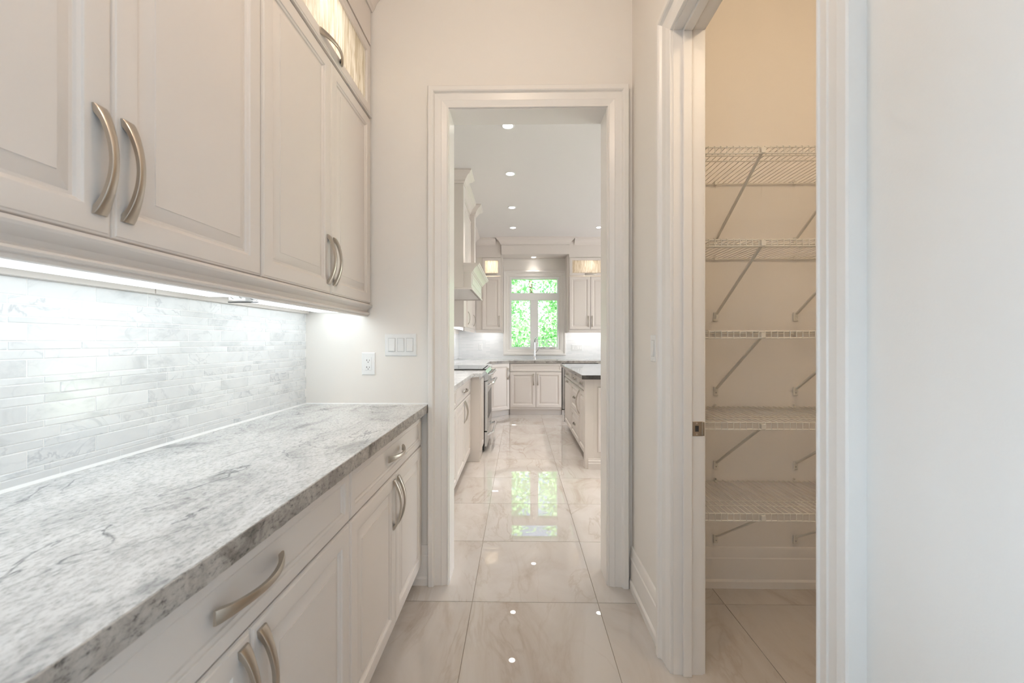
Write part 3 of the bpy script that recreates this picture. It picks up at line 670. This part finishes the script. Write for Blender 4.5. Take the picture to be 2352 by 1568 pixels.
# upper cabinets on the back wall and the corner
UYB = 7.269                                           # carcass front of back wall uppers
def kupper(label, x0, w, doors, glass=True, loc=None, rz=0, ztop=2.386, depth=.325):
    t = thing('wall_cabinet', label, 'cabinet', loc or (x0, UYB, 0), rz, 'kitchen wall cabinets')
    MB().box(0, w, .0005, depth, 1.452, ztop).build('body', M['cab'], t)
    for dx0, dw, hside in doors:
        front(t, dx0, 1.455, dw, ztop-1.455-.006, 'raised', 'door', dw-.03 if hside > 0 else .03, .14, True)
    if glass:
        g0 = doors[0][0]; g1 = doors[-1][0]+doors[-1][1]
        MB().box(0, g0+.015, 0, depth, 2.386, 2.72).box(g1-.015, w, 0, depth, 2.386, 2.72).box(g0+.015, g1-.015, depth-.012, depth, 2.386, 2.72).box(g0+.015, g1-.015, 0, depth, 2.705, 2.72).build('glazed_box', M['cab_in'], t)
        front(t, g0, 2.396, g1-g0, .318, 'glass', 'glazed_door', (g1-g0)/2, .026, False)
        MB().cyl(((g0+g1)/2, .16, 2.696), ((g0+g1)/2, .16, 2.7045), .035, 14).build('puck_light', M['puck'], t)
        light('puck_lamp', 'AREA', ((g0+g1)/2, .16, 2.69), E_PUCK*.6, (1, .90, .79), (0, 0, 0), t, shape='DISK', size=.16)
    else: MB().box(0, w, 0, depth, 2.386, 2.72).build('upper_box', M['cab'], t)
    MB().box(0, w, -.012, depth, 2.72, 3.049).build('frieze', M['cab'], t)
    MB().loft([[(x, 0, 1.4515), (x, -.018, 1.4515), (x, -.016, 1.44), (x, -.004, 1.425), (x, -.010, 1.405), (x, -.006, 1.397), (x, .012, 1.397), (x, .012, 1.4515)] for x in (0, w)]).build('light_rail', M['cab'], t, smooth=30)
    sl = MB().box(.06, w-.06, .10, .17, 1.436, 1.4515).build('strip_light', M['stripk'], t)
    return t
kupper('white wall cabinet with small lit glazed top left of the kitchen window', -.755, .445, [(.112, .330, 1)])
kupper('white two-door wall cabinet with lit glazed top right of the kitchen window', .884, .745, [(.005, .364, 1), (.373, .364, -1)])
kupper('white wall cabinet on the left wall between hood and corner', 0, 1.40, [(.30, .75, -1), (1.055, .335, -1)], glass=False, loc=(UX, 5.85, 0), rz=PI/2, depth=.32, ztop=2.386)
# window valance with downlight, crowns over the back wall cabinets
va = thing('window_valance', 'white boxed valance bridging the cabinets above the kitchen window', 'valance', (.29, 7.25, 2.765))
def vb(mb, name, **kw):
    o = mb.build(name, M['cab'], va, **kw); o.matrix_parent_inverse = Matrix.Translation(-va.location); return o
vb(MB().box(-.305, .880, 7.215, 7.598, 2.766, 2.93), 'box', bevel=.002)
vb(MB().box(-.308, -.286, 7.285, 7.598, 1.40, 2.766), 'side_panel'); vb(MB().box(.858, .8825, 7.285, 7.598, 1.40, 2.766), 'side_panel')
vb(crown_path([(-.305, 7.58, -1, 0), (-.305, 7.215, -1, -1), (.880, 7.215, 1, -1), (.880, 7.58, 1, 0)], 2.931, CR), 'crown', smooth=30)
tag(MB().loft([[(x, UYB-.012-d, 2.931+h) for d, h in CR] for x in (-.75, -.402)]).build('crown_moulding', M['cab'], smooth=30), 'white crown moulding above the cabinet left of the kitchen window', 'moulding')
tag(MB().loft([[(x, UYB-.012-d, 2.931+h) for d, h in CR] for x in (.976, 1.629)]).build('crown_moulding', M['cab'], smooth=30), 'white crown moulding above the cabinet right of the kitchen window', 'moulding')
tag(MB().loft([[(UX+.012+d, y, 2.931+h) for d, h in CR] for y in (5.74, 7.16)]).build('crown_moulding', M['cab'], smooth=30), 'white crown moulding above the cabinet between hood and corner', 'moulding')
outlet('white outlet on the backsplash left of the kitchen window', (-.70, 7.592, 1.148), 0)
switches('white four-gang switch plate on the backsplash right of the kitchen window', (1.068, 7.592, 1.132), 0, 4, .209)

# ------------------------------------------------------------------ island
IX = .679
isl = thing('kitchen_island', 'white kitchen island with drawers and a panelled end', 'island', (IX, 5.95, 0), -PI/2)
IL = 5.95-4.06
MB().box(0, IL, .0005, 1.0, .1, .881).build('body', M['cab'], isl)
MB().box(.02, IL-.08, .065, .08, 0, .1).build('toe_kick', M['cab'], isl)
MB().box(IL-.085, IL+.004, -.030, .06, 0, .881).build('corner_post', M['cab'], isl, bevel=.003)
cols = [(.01, .73), (.745, .655), (1.405, .395)]
for k, (x0, w) in enumerate(cols):
    front(isl, x0, .745, w, .128, 'flat', 'drawer_front', w/2, .064, False, .11)
x0, w = cols[0]; front(isl, x0, .108, w, .63, 'raised', 'door', w/2, .60, False, .11)
x0, w = cols[1]; front(isl, x0, .428, w, .31, 'raised', 'drawer_front', w/2, .16, False, .11); front(isl, x0, .108, w, .314, 'raised', 'drawer_front', w/2, .17, False, .11)
x0, w = cols[2]; front(isl, x0, .108, w, .63, 'raised', 'door', .035, .48, True, .26)
ep = MB().loft([rect(.86, .64, i, -n, 0, 0) for i, n in ((0, 0), (0, .008), (.004, .013), (.012, .014), (.020, .009), (.030, .007), (.034, .002), (.06, .002))]).mesh('end_panel', M['cab'], smooth=25)
link('end_panel', ep, isl, (IL+.001, .095, .16), (0, 0, PI/2))
MB().loft([[(IL+.0005, y, 0), (IL+.022, y, 0), (IL+.022, y, .055), (IL+.016, y, .062), (IL+.016, y, .078), (IL+.010, y, .084), (IL+.008, y, .098), (IL+.0005, y, .100)] for y in (.0, 1.0)]).build('base_moulding', M['cab'], isl, smooth=25)
MB().box(0, .004, -.022, .06, .10, .88).build('shadow_gap', M['black'], isl)
tag(MB().box(.603, 1.78, 3.95, 5.99, .882, .922).build('worktop', M['granite_dark'], bevel=.004), 'dark polished granite worktop on the kitchen island', 'worktop')

# ------------------------------------------------------------------ garden beyond the window
struct('ground', MB().box(-30, 30, 7.9, 60, -.5, -.4), M['lawn'], 'green lawn outside the kitchen window')
def tree(x, y, h, rad, n, label, seed):
    rng = random.Random(seed)
    t = thing('garden_tree', label, 'tree', (x, y, -.4), 0, 'trees outside the kitchen window')
    MB().tube([(0, 0, 0), (.05, .02, h*.35), (-.06, .05, h*.7), (0, 0, h*.95)], [.13, .10, .06, .02], 8).build('trunk', M['bark'], t, smooth=60)
    mb = MB()
    for _ in range(n):
        u = rng.random()**.45*rad; th = rng.random()*2*PI; zc = rng.uniform(.06, 1.0)
        px, py, pz = u*math.cos(th)*(1.1-.35*zc), u*math.sin(th)*(1.1-.35*zc), zc*h
        s_ = rng.uniform(.05, .10); d = Vector((rng.gauss(0, 1), rng.gauss(0, 1), rng.gauss(0, .7))).normalized()
        e = d.cross(Vector((rng.gauss(0, 1), rng.gauss(0, 1), rng.gauss(0, 1)))).normalized(); p = Vector((px, py, pz))
        b0 = len(mb.v); mb.v += [tuple(p-d*s_), tuple(p+e*s_*.5), tuple(p+d*s_), tuple(p-e*s_*.5)]; mb.f.append((b0, b0+1, b0+2, b0+3))
    fo = mb.build('foliage', M['leaf'], t); fo['kind'] = 'stuff'
tree(-.62, 11.0, 4.4, .95, 3600, 'leafy green tree behind the left pane of the kitchen window', 1)
tree(1.52, 11.4, 4.6, .95, 3600, 'leafy green tree behind the right pane of the kitchen window', 2)
tree(.5, 15.4, 5.6, 2.3, 6000, 'taller pale green tree farther back outside the kitchen window', 3)
